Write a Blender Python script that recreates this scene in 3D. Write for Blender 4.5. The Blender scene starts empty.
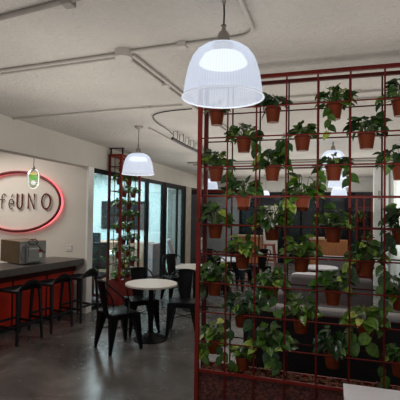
import bpy, bmesh, math, random
from math import sin, cos, pi, radians, sqrt, atan2
from mathutils import Vector, Matrix
random.seed(7)
S = bpy.context.scene
COL = S.collection

# ---------------------------------------------------------------- materials
def new_mat(name):
    m = bpy.data.materials.new(name); m.use_nodes = True
    nt = m.node_tree; nt.nodes.clear()
    out = nt.nodes.new('ShaderNodeOutputMaterial')
    return m, nt, out

def ramp(nt, src, stops):
    r = nt.nodes.new('ShaderNodeValToRGB')
    while len(r.color_ramp.elements) < len(stops): r.color_ramp.elements.new(0.5)
    for e, (p, c) in zip(r.color_ramp.elements, stops):
        e.position = p; e.color = (*c, 1)
    nt.links.new(src, r.inputs['Fac'])
    return r

def mat(name, c, rough=.5, metal=0., var=.12, scale=8., bump=0., bscale=60., spec=.5, emit=None, estr=0., coat=0.):
    m, nt, out = new_mat(name)
    b = nt.nodes.new('ShaderNodeBsdfPrincipled')
    tc = nt.nodes.new('ShaderNodeTexCoord')
    n = nt.nodes.new('ShaderNodeTexNoise'); n.inputs['Scale'].default_value = scale; n.inputs['Detail'].default_value = 5
    nt.links.new(tc.outputs['Object'], n.inputs['Vector'])
    lo = tuple(max(0, x*(1-var)) for x in c); hi = tuple(min(1, x*(1+var)) for x in c)
    r = ramp(nt, n.outputs['Fac'], [(.3, lo), (.7, hi)])
    nt.links.new(r.outputs['Color'], b.inputs['Base Color'])
    b.inputs['Roughness'].default_value = rough; b.inputs['Metallic'].default_value = metal
    b.inputs['Specular IOR Level'].default_value = spec
    b.inputs['Coat Weight'].default_value = coat
    if bump:
        n2 = nt.nodes.new('ShaderNodeTexNoise'); n2.inputs['Scale'].default_value = bscale; n2.inputs['Detail'].default_value = 4
        nt.links.new(tc.outputs['Object'], n2.inputs['Vector'])
        bp = nt.nodes.new('ShaderNodeBump'); bp.inputs['Strength'].default_value = bump; bp.inputs['Distance'].default_value = .02
        nt.links.new(n2.outputs['Fac'], bp.inputs['Height']); nt.links.new(bp.outputs['Normal'], b.inputs['Normal'])
    if emit:
        b.inputs['Emission Color'].default_value = (*emit, 1); b.inputs['Emission Strength'].default_value = estr
    nt.links.new(b.outputs['BSDF'], out.inputs['Surface'])
    return m

def glass_mat(name, tint=(.9, .95, .96), refl=.10):
    m, nt, out = new_mat(name)
    t = nt.nodes.new('ShaderNodeBsdfTransparent'); t.inputs['Color'].default_value = (*tint, 1)
    g = nt.nodes.new('ShaderNodeBsdfGlossy'); g.inputs['Roughness'].default_value = .02
    f = nt.nodes.new('ShaderNodeLayerWeight'); f.inputs['Blend'].default_value = .25
    mth = nt.nodes.new('ShaderNodeMath'); mth.operation = 'MULTIPLY_ADD'
    mth.inputs[1].default_value = .45; mth.inputs[2].default_value = refl*.5
    nt.links.new(f.outputs['Fresnel'], mth.inputs[0])
    mx = nt.nodes.new('ShaderNodeMixShader')
    nt.links.new(mth.outputs[0], mx.inputs['Fac']); nt.links.new(t.outputs[0], mx.inputs[1]); nt.links.new(g.outputs[0], mx.inputs[2])
    nt.links.new(mx.outputs[0], out.inputs['Surface'])
    return m

def emis(name, c, s):
    m, nt, out = new_mat(name)
    e = nt.nodes.new('ShaderNodeEmission'); e.inputs['Color'].default_value = (*c, 1); e.inputs['Strength'].default_value = s
    nt.links.new(e.outputs[0], out.inputs['Surface'])
    return m

def shade_mat(name):
    # ribbed milky polycarbonate: partly see-through, partly scattering the light of the lamp inside
    m, nt, out = new_mat(name)
    tc = nt.nodes.new('ShaderNodeTexCoord')
    sp = nt.nodes.new('ShaderNodeSeparateXYZ'); nt.links.new(tc.outputs['Object'], sp.inputs[0])
    at = nt.nodes.new('ShaderNodeMath'); at.operation = 'ARCTAN2'
    nt.links.new(sp.outputs['Y'], at.inputs[0]); nt.links.new(sp.outputs['X'], at.inputs[1])
    ml = nt.nodes.new('ShaderNodeMath'); ml.operation = 'MULTIPLY'; ml.inputs[1].default_value = 90
    nt.links.new(at.outputs[0], ml.inputs[0])
    sn = nt.nodes.new('ShaderNodeMath'); sn.operation = 'SINE'; nt.links.new(ml.outputs[0], sn.inputs[0])
    ra = nt.nodes.new('ShaderNodeMapRange'); ra.inputs[1].default_value = -1; ra.inputs[2].default_value = 1
    ra.inputs[3].default_value = .60; ra.inputs[4].default_value = .66
    nt.links.new(sn.outputs[0], ra.inputs[0])
    tr = nt.nodes.new('ShaderNodeBsdfTransparent'); tr.inputs['Color'].default_value = (.86, .90, .97, 1)
    tl = nt.nodes.new('ShaderNodeBsdfTranslucent'); tl.inputs['Color'].default_value = (.72, .78, .90, 1)
    df = nt.nodes.new('ShaderNodeBsdfPrincipled'); df.inputs['Base Color'].default_value = (.66, .71, .82, 1); df.inputs['Roughness'].default_value = .25
    df.inputs['Emission Color'].default_value = (.70, .77, .90, 1); df.inputs['Emission Strength'].default_value = .66
    m1 = nt.nodes.new('ShaderNodeMixShader'); m1.inputs[0].default_value = .3
    nt.links.new(df.outputs[0], m1.inputs[1]); nt.links.new(tl.outputs[0], m1.inputs[2])
    m2 = nt.nodes.new('ShaderNodeMixShader')
    nt.links.new(ra.outputs[0], m2.inputs[0]); nt.links.new(tr.outputs[0], m2.inputs[1]); nt.links.new(m1.outputs[0], m2.inputs[2])
    nt.links.new(m2.outputs[0], out.inputs['Surface'])
    return m

def leaf_mat(name, dark, mid, light):
    m, nt, out = new_mat(name)
    a = nt.nodes.new('ShaderNodeAttribute'); a.attribute_name = 'tone'
    r = ramp(nt, a.outputs['Fac'], [(0., dark), (.55, mid), (1., light)])
    tc = nt.nodes.new('ShaderNodeTexCoord')
    n = nt.nodes.new('ShaderNodeTexNoise'); n.inputs['Scale'].default_value = 45
    nt.links.new(tc.outputs['Object'], n.inputs['Vector'])
    mr = ramp(nt, n.outputs['Fac'], [(.35, (.65, .65, .65)), (.7, (1.25, 1.25, 1.0))])
    mx = nt.nodes.new('ShaderNodeMixRGB'); mx.blend_type = 'MULTIPLY'; mx.inputs[0].default_value = 1
    nt.links.new(r.outputs['Color'], mx.inputs[1]); nt.links.new(mr.outputs['Color'], mx.inputs[2])
    b = nt.nodes.new('ShaderNodeBsdfPrincipled'); b.inputs['Roughness'].default_value = .30; b.inputs['Specular IOR Level'].default_value = .6
    nt.links.new(mx.outputs[0], b.inputs['Base Color'])
    tl = nt.nodes.new('ShaderNodeBsdfTranslucent'); nt.links.new(mx.outputs[0], tl.inputs['Color'])
    ms = nt.nodes.new('ShaderNodeMixShader'); ms.inputs[0].default_value = .22
    nt.links.new(b.outputs[0], ms.inputs[1]); nt.links.new(tl.outputs[0], ms.inputs[2])
    nt.links.new(ms.outputs[0], out.inputs['Surface'])
    return m

def floor_mat():
    m, nt, out = new_mat('polished_concrete')
    b = nt.nodes.new('ShaderNodeBsdfPrincipled'); tc = nt.nodes.new('ShaderNodeTexCoord')
    n = nt.nodes.new('ShaderNodeTexNoise'); n.inputs['Scale'].default_value = 1.3; n.inputs['Detail'].default_value = 9; n.inputs['Roughness'].default_value = .62; n.inputs['Distortion'].default_value = .6
    nt.links.new(tc.outputs['Object'], n.inputs['Vector'])
    r = ramp(nt, n.outputs['Fac'], [(.30, (.050, .046, .044)), (.5, (.105, .096, .090)), (.70, (.21, .19, .18))])
    nt.links.new(r.outputs['Color'], b.inputs['Base Color'])
    n2 = nt.nodes.new('ShaderNodeTexNoise'); n2.inputs['Scale'].default_value = 5; n2.inputs['Detail'].default_value = 6
    nt.links.new(tc.outputs['Object'], n2.inputs['Vector'])
    mr = nt.nodes.new('ShaderNodeMapRange'); mr.inputs[3].default_value = .16; mr.inputs[4].default_value = .34
    nt.links.new(n2.outputs['Fac'], mr.inputs[0]); nt.links.new(mr.outputs[0], b.inputs['Roughness'])
    bp = nt.nodes.new('ShaderNodeBump'); bp.inputs['Strength'].default_value = .05; bp.inputs['Distance'].default_value = .01
    nt.links.new(n2.outputs['Fac'], bp.inputs['Height']); nt.links.new(bp.outputs['Normal'], b.inputs['Normal'])
    nt.links.new(b.outputs[0], out.inputs['Surface'])
    return m

def wood_mat(name, c1, c2, scale=3):
    m, nt, out = new_mat(name)
    b = nt.nodes.new('ShaderNodeBsdfPrincipled'); tc = nt.nodes.new('ShaderNodeTexCoord')
    mp = nt.nodes.new('ShaderNodeMapping'); mp.inputs['Scale'].default_value = (scale*4, scale*4, scale*.6)
    nt.links.new(tc.outputs['Object'], mp.inputs[0])
    n = nt.nodes.new('ShaderNodeTexNoise'); n.inputs['Scale'].default_value = 3; n.inputs['Detail'].default_value = 6; n.inputs['Distortion'].default_value = 1
    nt.links.new(mp.outputs[0], n.inputs['Vector'])
    r = ramp(nt, n.outputs['Fac'], [(.3, c1), (.7, c2)])
    nt.links.new(r.outputs['Color'], b.inputs['Base Color']); b.inputs['Roughness'].default_value = .45
    nt.links.new(b.outputs[0], out.inputs['Surface'])
    return m

def brick_mat():
    m, nt, out = new_mat('red_mottled_panel')
    b = nt.nodes.new('ShaderNodeBsdfPrincipled'); tc = nt.nodes.new('ShaderNodeTexCoord')
    v = nt.nodes.new('ShaderNodeTexVoronoi'); v.inputs['Scale'].default_value = 55
    nt.links.new(tc.outputs['Object'], v.inputs['Vector'])
    r = ramp(nt, v.outputs['Color'], [(.15, (.035, .010, .008)), (.55, (.10, .022, .016)), (.9, (.16, .045, .03))])
    nt.links.new(r.outputs['Color'], b.inputs['Base Color']); b.inputs['Roughness'].default_value = .7
    bp = nt.nodes.new('ShaderNodeBump'); bp.inputs['Strength'].default_value = .5; bp.inputs['Distance'].default_value = .01
    nt.links.new(v.outputs['Distance'], bp.inputs['Height']); nt.links.new(bp.outputs['Normal'], b.inputs['Normal'])
    nt.links.new(b.outputs[0], out.inputs['Surface'])
    return m

M = dict(
    ceil=mat('stucco_ceiling', (.52, .485, .44), .9, var=.10, scale=1.2, bump=.9, bscale=30),
    wall=mat('cream_wall', (.58, .54, .48), .85, var=.04, scale=2, bump=.08, bscale=30),
    signwall=mat('beige_sign_wall', (.68, .63, .56), .85, var=.03, scale=2),
    white=mat('white_paint', (.82, .81, .78), .6, var=.04),
    palewall=mat('pale_greenish_wall', (.74, .76, .73), .7, var=.05),
    farwall=mat('far_wall_plaster', (.62, .60, .56), .85, var=.05),
    concrete=mat('board_concrete', (.34, .30, .25), .85, var=.2, scale=5, bump=.3, bscale=25),
    floor=floor_mat(),
    office=mat('cyan_office_wall', (.60, .78, .80), .7, var=.03, scale=1.5),
    offfloor=mat('office_carpet', (.16, .17, .18), .9, var=.2, scale=40),
    conduit=mat('painted_conduit', (.50, .465, .42), .6, var=.05),
    darkconduit=mat('dark_conduit', (.24, .215, .19), .6, var=.1),  # dark tone takes in the shadow along the corner conduit
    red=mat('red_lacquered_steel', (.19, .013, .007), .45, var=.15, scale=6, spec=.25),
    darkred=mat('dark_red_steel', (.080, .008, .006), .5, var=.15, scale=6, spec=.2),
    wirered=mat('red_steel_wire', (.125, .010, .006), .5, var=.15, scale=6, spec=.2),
    brick=brick_mat(),
    bark=mat('bark_chips', (.15, .055, .03), .9, var=.6, scale=35),
    terracotta=mat('terracotta_plastic', (.150, .027, .007), .40, var=.18, scale=9, spec=.16),
    soil=mat('potting_soil', (.03, .02, .014), .95, var=.4, scale=60),
    leaf=leaf_mat('pothos_leaf', (.020, .064, .010), (.095, .225, .026), (.40, .54, .10)),
    leafdark=leaf_mat('dark_pothos_leaf', (.012, .042, .014), (.045, .135, .028), (.22, .38, .09)),
    leaflight=leaf_mat('variegated_leaf', (.040, .105, .012), (.19, .33, .035), (.62, .68, .18)),
    stem=mat('green_stem', (.10, .16, .04), .6),
    black=mat('black_powdercoat', (.0055, .0055, .006), .38, var=.2, spec=.15),
    blackmatte=mat('black_matte_plastic', (.010, .010, .011), .55, var=.2),
    stool=mat('charcoal_plastic', (.012, .012, .014), .5, var=.15, spec=.3),
    tabletop=mat('cream_laminate', (.74, .67, .61), .35, var=.03),
    whitetop=mat('white_laminate', (.80, .78, .84), .3, var=.03),
    slab=mat('grey_stone_slab', (.085, .075, .068), .35, var=.15, scale=14),
    barfront=mat('red_bar_front', (.66, .034, .015), .4, var=.12, scale=4, spec=.3),
    metal=mat('grey_brushed_metal', (.38, .39, .38), .4, metal=.6, var=.1),
    metalbrown=mat('bronze_brown_side', (.13, .085, .04), .35, metal=.4, var=.15),
    rubber=mat('black_cable_rubber', (.03, .03, .03), .5),
    greycable=mat('grey_cable', (.20, .20, .19), .5),
    redlabel=mat('red_sticker', (.55, .05, .03), .5), whitelabel=mat('white_sticker', (.8, .8, .78), .5),
    lampmetal=mat('warm_grey_lamp_cap', (.30, .27, .24), .4, metal=.5),
    shade=shade_mat('ribbed_milky_polycarbonate'),
    shaderim=mat('milky_shade_lip', (.80, .84, .93), .3, var=.02, emit=(.7, .78, .95), estr=.28),
    lampglow=emis('lit_lamp_diffuser', (.93, .97, 1.0), 1.6),
    signdark=mat('oxblood_sign_metal', (.12, .008, .010), .4, var=.1),
    signblack=mat('dark_brown_letter', (.045, .012, .012), .45, var=.1),
    neon=emis('red_backlight', (1.0, .09, .12), 3.0),
    glass=glass_mat('partition_glass'),
    darkglass=mat('smoked_far_glazing', (.012, .016, .017), .12, var=.2),
    greyglass=mat('grey_reflecting_glazing', (.30, .32, .33), .15, var=.1),
    capsule=glass_mat('capsule_clear_glass', (.95, 1, .95), .5),
    green=emis('green_glow_filament', (.22, .60, .08), .9), amber=emis('amber_glow', (1, .75, .25), .9), whiteglow=emis('warm_white_glow', (1, .97, .90), 1.1),
    screen=mat('black_tv_screen', (.012, .016, .022), .12, var=.1),
    tan=wood_mat('tan_veneer', (.40, .26, .16), (.52, .36, .24)),
    orangewood=wood_mat('orange_oak', (.26, .085, .025), (.40, .15, .05)),
    redwood=wood_mat('reddish_stool_wood', (.16, .035, .02), (.26, .06, .03)),
    grey=mat('grey_upholstery', (.145, .13, .135), .85, var=.12, scale=30, bump=.2, bscale=200),
    palegrey=mat('pale_grey_upholstery', (.42, .40, .42), .8, var=.08, scale=30, bump=.2, bscale=200),
    tanleather=mat('tan_leather', (.20, .13, .09), .5, var=.1),
    blackpanel=mat('black_panel', (.004, .0035, .004), .6, var=.2),
    plate=mat('cream_switch_plate', (.66, .62, .56), .4, var=.02),
)

# ---------------------------------------------------------------- geometry helpers
def newbm(): return bmesh.new()

def add_box(bm, x0, x1, y0, y1, z0, z1, bevel=0., seg=2, mtx=None):
    t = bmesh.new()
    bmesh.ops.create_cube(t, size=1)
    for v in t.verts:
        v.co = Vector(((x0+x1)/2+v.co.x*(x1-x0), (y0+y1)/2+v.co.y*(y1-y0), (z0+z1)/2+v.co.z*(z1-z0)))
    if bevel: bmesh.ops.bevel(t, geom=list(t.edges), offset=bevel, segments=seg, affect='EDGES', profile=.5)
    if mtx is not None: bmesh.ops.transform(t, matrix=mtx, verts=t.verts)
    merge(bm, t)
    return bm

def merge(bm, t):
    me = bpy.data.meshes.new('tmp'); t.to_mesh(me); t.free()
    bm.from_mesh(me); bpy.data.meshes.remove(me)

def frames(pts, closed=False):
    n = len(pts); out = []
    up = None
    for i in range(n):
        if closed: d = pts[(i+1) % n]-pts[i-1]
        else: d = pts[min(i+1, n-1)]-pts[max(i-1, 0)]
        if d.length < 1e-9: d = Vector((0, 0, 1))
        d.normalize()
        if up is None:
            a = Vector((0, 0, 1)) if abs(d.z) < .9 else Vector((1, 0, 0))
            up = (a-d*a.dot(d)).normalized()
        else:
            up = up-d*up.dot(d)
            if up.length < 1e-6:
                a = Vector((0, 0, 1)) if abs(d.z) < .9 else Vector((1, 0, 0)); up = a-d*a.dot(d)
            up.normalize()
        out.append((pts[i], up.copy(), d.cross(up)))
    return out

def add_tube(bm, pts, r, n=8, closed=False, sx=1., sy=1.):
    pts = [Vector(p) for p in pts]
    rs = r if isinstance(r, (list, tuple)) else [r]*len(pts)
    rings = []
    for (p, u, w), rr in zip(frames(pts, closed), rs):
        rings.append([bm.verts.new(p+u*(cos(2*pi*k/n)*rr*sx)+w*(sin(2*pi*k/n)*rr*sy)) for k in range(n)])
    m = len(rings)
    for i in range(m if closed else m-1):
        a, b = rings[i], rings[(i+1) % m]
        for k in range(n): bm.faces.new((a[k], a[(k+1) % n], b[(k+1) % n], b[k]))
    if not closed:
        bm.faces.new(rings[0][::-1]); bm.faces.new(rings[-1])
    return bm

def add_taper(bm, p, q, w0, d0, w1, d1, ax=(1, 0, 0)):
    p, q = Vector(p), Vector(q); d = (q-p).normalized(); u = Vector(ax); u = (u-d*u.dot(d)).normalized(); w = d.cross(u)
    A = [bm.verts.new(p+u*(sx*w0/2)+w*(sy*d0/2)) for sx, sy in ((-1, -1), (1, -1), (1, 1), (-1, 1))]
    B = [bm.verts.new(q+u*(sx*w1/2)+w*(sy*d1/2)) for sx, sy in ((-1, -1), (1, -1), (1, 1), (-1, 1))]
    for k in range(4): bm.faces.new((A[k], A[(k+1) % 4], B[(k+1) % 4], B[k]))
    bm.faces.new(A[::-1]); bm.faces.new(B)
    return bm

def add_lathe(bm, prof, n=24, c=(0, 0, 0), cap=True):
    c = Vector(c); rings = []
    for r, z in prof:
        rings.append([bm.verts.new(c+Vector((cos(2*pi*k/n)*r, sin(2*pi*k/n)*r, z))) for k in range(n)])
    for a, b in zip(rings, rings[1:]):
        for k in range(n): bm.faces.new((a[k], a[(k+1) % n], b[(k+1) % n], b[k]))
    if cap:
        bm.faces.new(rings[0][::-1]); bm.faces.new(rings[-1])
    return bm

def add_torus(bm, R, r, c=(0, 0, 0), n=24, m=6):
    return add_tube(bm, [Vector(c)+Vector((cos(2*pi*k/n)*R, sin(2*pi*k/n)*R, 0)) for k in range(n)], r, m, True)

def obj(name, bm, m, parent=None, smooth=None, kind=None, label=None):
    me = bpy.data.meshes.new(name)
    bmesh.ops.recalc_face_normals(bm, faces=bm.faces)
    bm.to_mesh(me); bm.free()
    me.materials.append(m)
    if smooth is not None:
        for p in me.polygons: p.use_smooth = True
        try: me.set_sharp_from_angle(angle=radians(smooth))
        except Exception: pass
    o = bpy.data.objects.new(name, me); COL.objects.link(o)
    if parent is not None: o.parent = parent
    if kind: o['kind'] = kind
    if label: o['label'] = label
    return o

def thing(name, label, cat, loc=(0, 0, 0), rz=0., group=None):
    o = bpy.data.objects.new(name, None); COL.objects.link(o)
    o.empty_display_size = .1
    o.location = loc; o.rotation_euler = (0, 0, rz); o['label'] = label; o['category'] = cat
    if group: o['group'] = group
    return o

def struct(name, bm, m, loc=None, rz=0., smooth=None):
    o = obj(name, bm, m, None, smooth, 'structure')
    if loc: o.location = loc
    o.rotation_euler = (0, 0, rz)
    return o

def dup(root, loc, rz, label):
    r = root.copy(); COL.objects.link(r); r.location = loc; r.rotation_euler = (0, 0, rz); r['label'] = label
    for ch in list(root.children):
        c = ch.copy(); COL.objects.link(c); c.parent = r
        for g in list(ch.children):
            d = g.copy(); COL.objects.link(d); d.parent = c
    return r

def tag(o, label, cat, group=None):
    o['label'] = label; o['category'] = cat
    if group: o['group'] = group
    return o

B = lambda *a, **k: add_box(newbm(), *a, **k)

# ---------------------------------------------------------------- camera
cam = bpy.data.cameras.new('camera'); co = bpy.data.objects.new('camera', cam); COL.objects.link(co)
cam.sensor_width = 36; cam.lens = 36*415/400; cam.clip_start = .05
R = Matrix.Rotation(radians(17.77), 4, 'Z') @ Matrix.Rotation(pi/2+radians(1.4), 4, 'X') @ Matrix.Rotation(radians(.85), 4, 'Z')
co.matrix_world = Matrix.Translation((0, 0, 1.72)) @ R
S.camera = co

# ---------------------------------------------------------------- setting
CZ = 2.82
struct('floor', B(-9, 4.2, -1.6, 14.4, -.1, 0), M['floor'])
struct('ceiling', B(-9, 4.2, -1.6, 14.4, CZ, CZ+.1), M['ceil'])
# left partition frame: origin at the end of the sign wall, local Y runs into the depth
LO = (-3.85, 6.09, 0); LR = radians(2.69)
struct('wall_left', B(-.18, 0, -6.2, 8.2, 2.41, CZ), M['wall'], LO, LR)
struct('wall_bar', B(-8.6, -3.87, 5.95, 6.09, 0, CZ), M['signwall'])
struct('trim_1', B(-3.87, -3.835, 5.94, 6.10, 0, 2.41), M['white'])
struct('wall_far_left', B(-9, -8.6, -1.6, 11.6, 0, CZ), M['wall'])
struct('wall_office', B(-8.6, -4.12, 11.45, 11.6, 0, CZ), M['office'])
struct('wall_office_bar_side', B(-8.6, -3.9, 6.091, 6.10, 0, CZ), M['office'])
struct('pillar_concrete', B(-.35, .0, 5.38, 5.92, 0, 2.41), M['concrete'], LO, LR)['label'] = 'board-marked concrete pillar beside the glass door'
bpy.data.objects['pillar_concrete'].name = 'trim_2'
struct('trim_10', B(-4.66, -4.12, 11.43, 11.45, 0, CZ), mat('grey_green_office_panel', (.20, .24, .22), .6, var=.08))
struct('trim_3', B(-8.6, -4.3, 6.12, 11.44, 0, .006), M['offfloor'])
# glazed partition
w = thing('window_1', 'black framed glass partition of the office', 'window', LO, LR); w['kind'] = 'structure'
fb = newbm()
for y0, y1 in ((0.0, .05), (2.42, 2.53), (3.45, 3.57)): add_box(fb, -.07, -.01, y0, y1, 0, 2.41)
add_box(fb, -.07, -.01, 0, 3.57, 2.33, 2.41); add_box(fb, -.07, -.01, 0, 3.57, 0, .06)
obj('window_frame', fb, M['black'], w)
for y0, y1 in ((.05, 2.42), (2.53, 3.45)): obj('pane', B(-.045, -.037, y0, y1, .06, 2.33), M['glass'], w)
d = thing('door_1', 'black framed glass door beside the concrete pillar', 'door', LO, LR); d['kind'] = 'structure'
fb = newbm()
for y0, y1 in ((3.58, 3.72), (5.14, 5.37)): add_box(fb, -.07, 0, y0, y1, 0, 2.41)
add_box(fb, -.07, 0, 3.72, 5.14, 2.29, 2.41); add_box(fb, -.07, 0, 3.72, 5.14, 0, .1)
add_box(fb, -.06, -.01, 4.62, 4.67, .1, 2.29)
obj('door_frame', fb, M['black'], d)
obj('pane', B(-.045, -.037, 3.72, 5.14, .1, 2.29), M['glass'], d)
hb = newbm(); add_tube(hb, [(.0, 4.9, 1.0), (.06, 4.9, 1.0), (.06, 4.9, 1.3), (.0, 4.9, 1.3)], .012, 6)
obj('door_handle', hb, M['black'], d, 60)
# beyond the pillar
struct('window_2', B(-.10, -.02, 5.93, 7.9, 0, 2.40), M['darkglass'], LO, LR)
# far end
struct('wall_back', B(-4.3, 1.45, 14.0, 14.2, 2.36, CZ), M['farwall'])
wb = newbm(); add_box(wb, -4.3, 1.45, 14.05, 14.2, 0, 2.36)
struct('trim_4', wb, M['darkglass'])
struct('window_3', B(-4.25, -3.0, 13.97, 14.05, .0, 2.36), M['greyglass'])
fb = newbm()
for x in (-4.28, -3.02, -1.62, -1.0, -.3, .4): add_box(fb, x-.03, x+.03, 13.94, 14.0, 0, 2.36)
add_box(fb, -4.3, 1.2, 13.94, 14.0, 2.28, 2.36)
struct('trim_5', fb, M['black'])
struct('trim_6', B(-2.22, -1.75, 13.97, 14.05, 0, 1.9), M['farwall'])
struct('trim_7', B(-4.3, -2.9, 13.2, 13.3, 2.30, 2.40), M['darkred'])
struct('wall_right', B(1.28, 1.45, 7.5, 14.2, 0, CZ), M['palewall'])
struct('wall_right_return', B(1.45, 4.2, 7.5, 7.65, 0, CZ), M['wall'])
struct('wall_right_near', B(4.0, 4.2, -1.6, 7.5, 0, CZ), M['wall'])
struct('trim_8', B(.93, 1.19, 10.6, 10.95, 0, CZ), M['white'])
sw = B(1.012, 1.065, 10.585, 10.6, 2.03, 2.24, bevel=.004); o = obj('wall_box', sw, M['metal']); tag(o, 'small grey box mounted high on the white pillar', 'electrical box')
fb = newbm()
for y in (7.9, 8.9, 9.8): add_box(fb, 1.255, 1.28, y, y+.05, 0, 2.6)
add_box(fb, 1.255, 1.28, 7.9, 9.85, 2.55, 2.62)
struct('trim_9', fb, M['white'])

# outlet on the sign wall
t = thing('wall_outlet', 'cream electrical outlet on the wall behind the bar', 'outlet', (-4.19, 5.95, 1.056))
obj('plate', B(-.06, .06, -.008, 0, -.055, .055, bevel=.003), M['plate'], t)
for x in (-.025, .025): obj('socket', B(x-.012, x+.012, -.011, -.008, -.02, .02), M['white'], t)

# ---------------------------------------------------------------- conduits on the ceiling
def conduit(name, runs, r, m, label, clamps=(), junction=None):
    t = thing(name, label, 'conduit', (runs[0][0][0], runs[0][0][1], CZ))
    off = Vector((runs[0][0][0], runs[0][0][1], CZ))
    for run in runs:
        b = newbm(); add_tube(b, [Vector(p)-off for p in run], r, 8); obj('pipe', b, m, t, 60)
    for c in clamps:
        b = newbm(); c = Vector(c)-off; add_box(b, c.x-.03, c.x+.03, c.y-.03, c.y+.03, c.z-r*1.6, -.0, bevel=.004); obj('clamp', b, m, t)
    if junction:
        c = Vector((*junction, CZ))-off; b = newbm(); add_lathe(b, [(.045, -.06), (.06, -.055), (.06, 0)], 16, (c.x, c.y, 0)); obj('junction_box', b, m, t, 40)
    return t
z = CZ-.016
def arc(c, r, a0, a1, z, n=6): return [(c[0]+r*cos(a0+(a1-a0)*k/n), c[1]+r*sin(a0+(a1-a0)*k/n), z) for k in range(n+1)]
conduit('ceiling_conduit', [[(-4.2, 2.74, z), (-1.42, 2.57, z)], [(-4.2, 2.80, z), (-1.42, 2.63, z)]], .013, M['conduit'], 'pair of cream conduits running from the left to the round junction box', [(-2.6, 2.67, z)], (-1.39, 2.55))
conduit('ceiling_conduit', [[(-1.41, 2.60, z), (-1.40, 5.0, z), (-1.36, 9.0, z)], [(-1.35, 2.60, z), (-1.34, 5.0, z), (-1.30, 9.0, z)]], .013, M['conduit'], 'pair of cream conduits running back into the room from the junction box', [(-1.38, 3.3, z), (-1.37, 4.6, z), (-1.36, 6.2, z)])
conduit('ceiling_conduit', [[(-1.35, 2.55, z), (-.60, 2.52, z)]+arc((-.58, 2.40), .12, pi/2, 0, z)+[(-.46, 1.2, z)]], .013, M['conduit'], 'single cream conduit bending towards the viewer above the large lamp', [(-.95, 2.535, z)])
conduit('ceiling_conduit', [[(-3.6, 2.06, z), (-1.82, 1.885, z), (-.9, 1.77, z)]], .015, M['darkconduit'], 'dark conduit crossing the top left corner of the ceiling', [(-1.33, 1.835, z)])
conduit('ceiling_conduit', [[(-3.75, 4.13, z), (-2.25, 4.03, z), (-1.50, 4.02, z)]], .010, M['conduit'], 'thin conduit crossing the ceiling in front of the small lamp', [(-1.9, 4.03, z)])
conduit('ceiling_conduit', [[(-2.35, 5.05, z), (-2.45, 6.6, z), (-2.52, 9.2, z)]], .013, M['conduit'], 'single conduit running back from the mounting of the small lamp')
conduit('ceiling_conduit', [[(-.9, 4.0, z), (3.0, 3.93, z)], [(-.9, 4.24, z), (3.0, 4.18, z)]], .011, M['conduit'], 'pair of thin conduits crossing the ceiling just behind the red trellis', [(.2, 3.97, z)])
conduit('ceiling_conduit', [[(-3.2, 9.0, z), (1.2, 8.9, z)], [(-3.2, 9.4, z), (1.2, 9.3, z)], [(-3.2, 10.6, z), (1.2, 10.5, z)]], .02, M['darkconduit'], 'three dark conduits crossing the ceiling at the far end')
b = newbm()
add_tube(b, [(0, 0, -.05), (-.02, .6, -.06), (-.05, 1.3, -.05), (-.08, 2.6, -.05)], .022, 8)
for k in range(9):
    y = .12+k*.26; add_tube(b, [(-.01-.03*y, y, -.05), (.03-.03*y, y, -.03), (.03-.03*y, y, .07), (-.03-.03*y, y, .07), (-.03-.03*y, y, -.04)], .005, 5)
o = obj('cable_bundle', b, M['rubber'], None, 60); o.location = (-2.09, 5.25, CZ-.078)
tag(o, 'black bundle of cables looped along ceiling hooks', 'cable')
def chaikin(pts, it=3):
    P = [Vector(p) for p in pts]
    for _ in range(it):
        Q = [P[0]]
        for a, c in zip(P, P[1:]): Q += [a.lerp(c, .25), a.lerp(c, .75)]
        Q.append(P[-1]); P = Q
    return P
b = newbm(); add_tube(b, chaikin([(-2.09, 5.25, 2.75), (-2.12, 5.15, 2.80), (-2.12, 4.75, 2.808), (-2.0, 4.35, 2.808), (-1.75, 4.22, 2.808), (-1.45, 4.2, 2.808)]), .007, 6)
o = obj('ceiling_cable', b, M['rubber'], None, 60); tag(o, 'thin dark cable curving over the ceiling to the cable bundle', 'cable')

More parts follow.
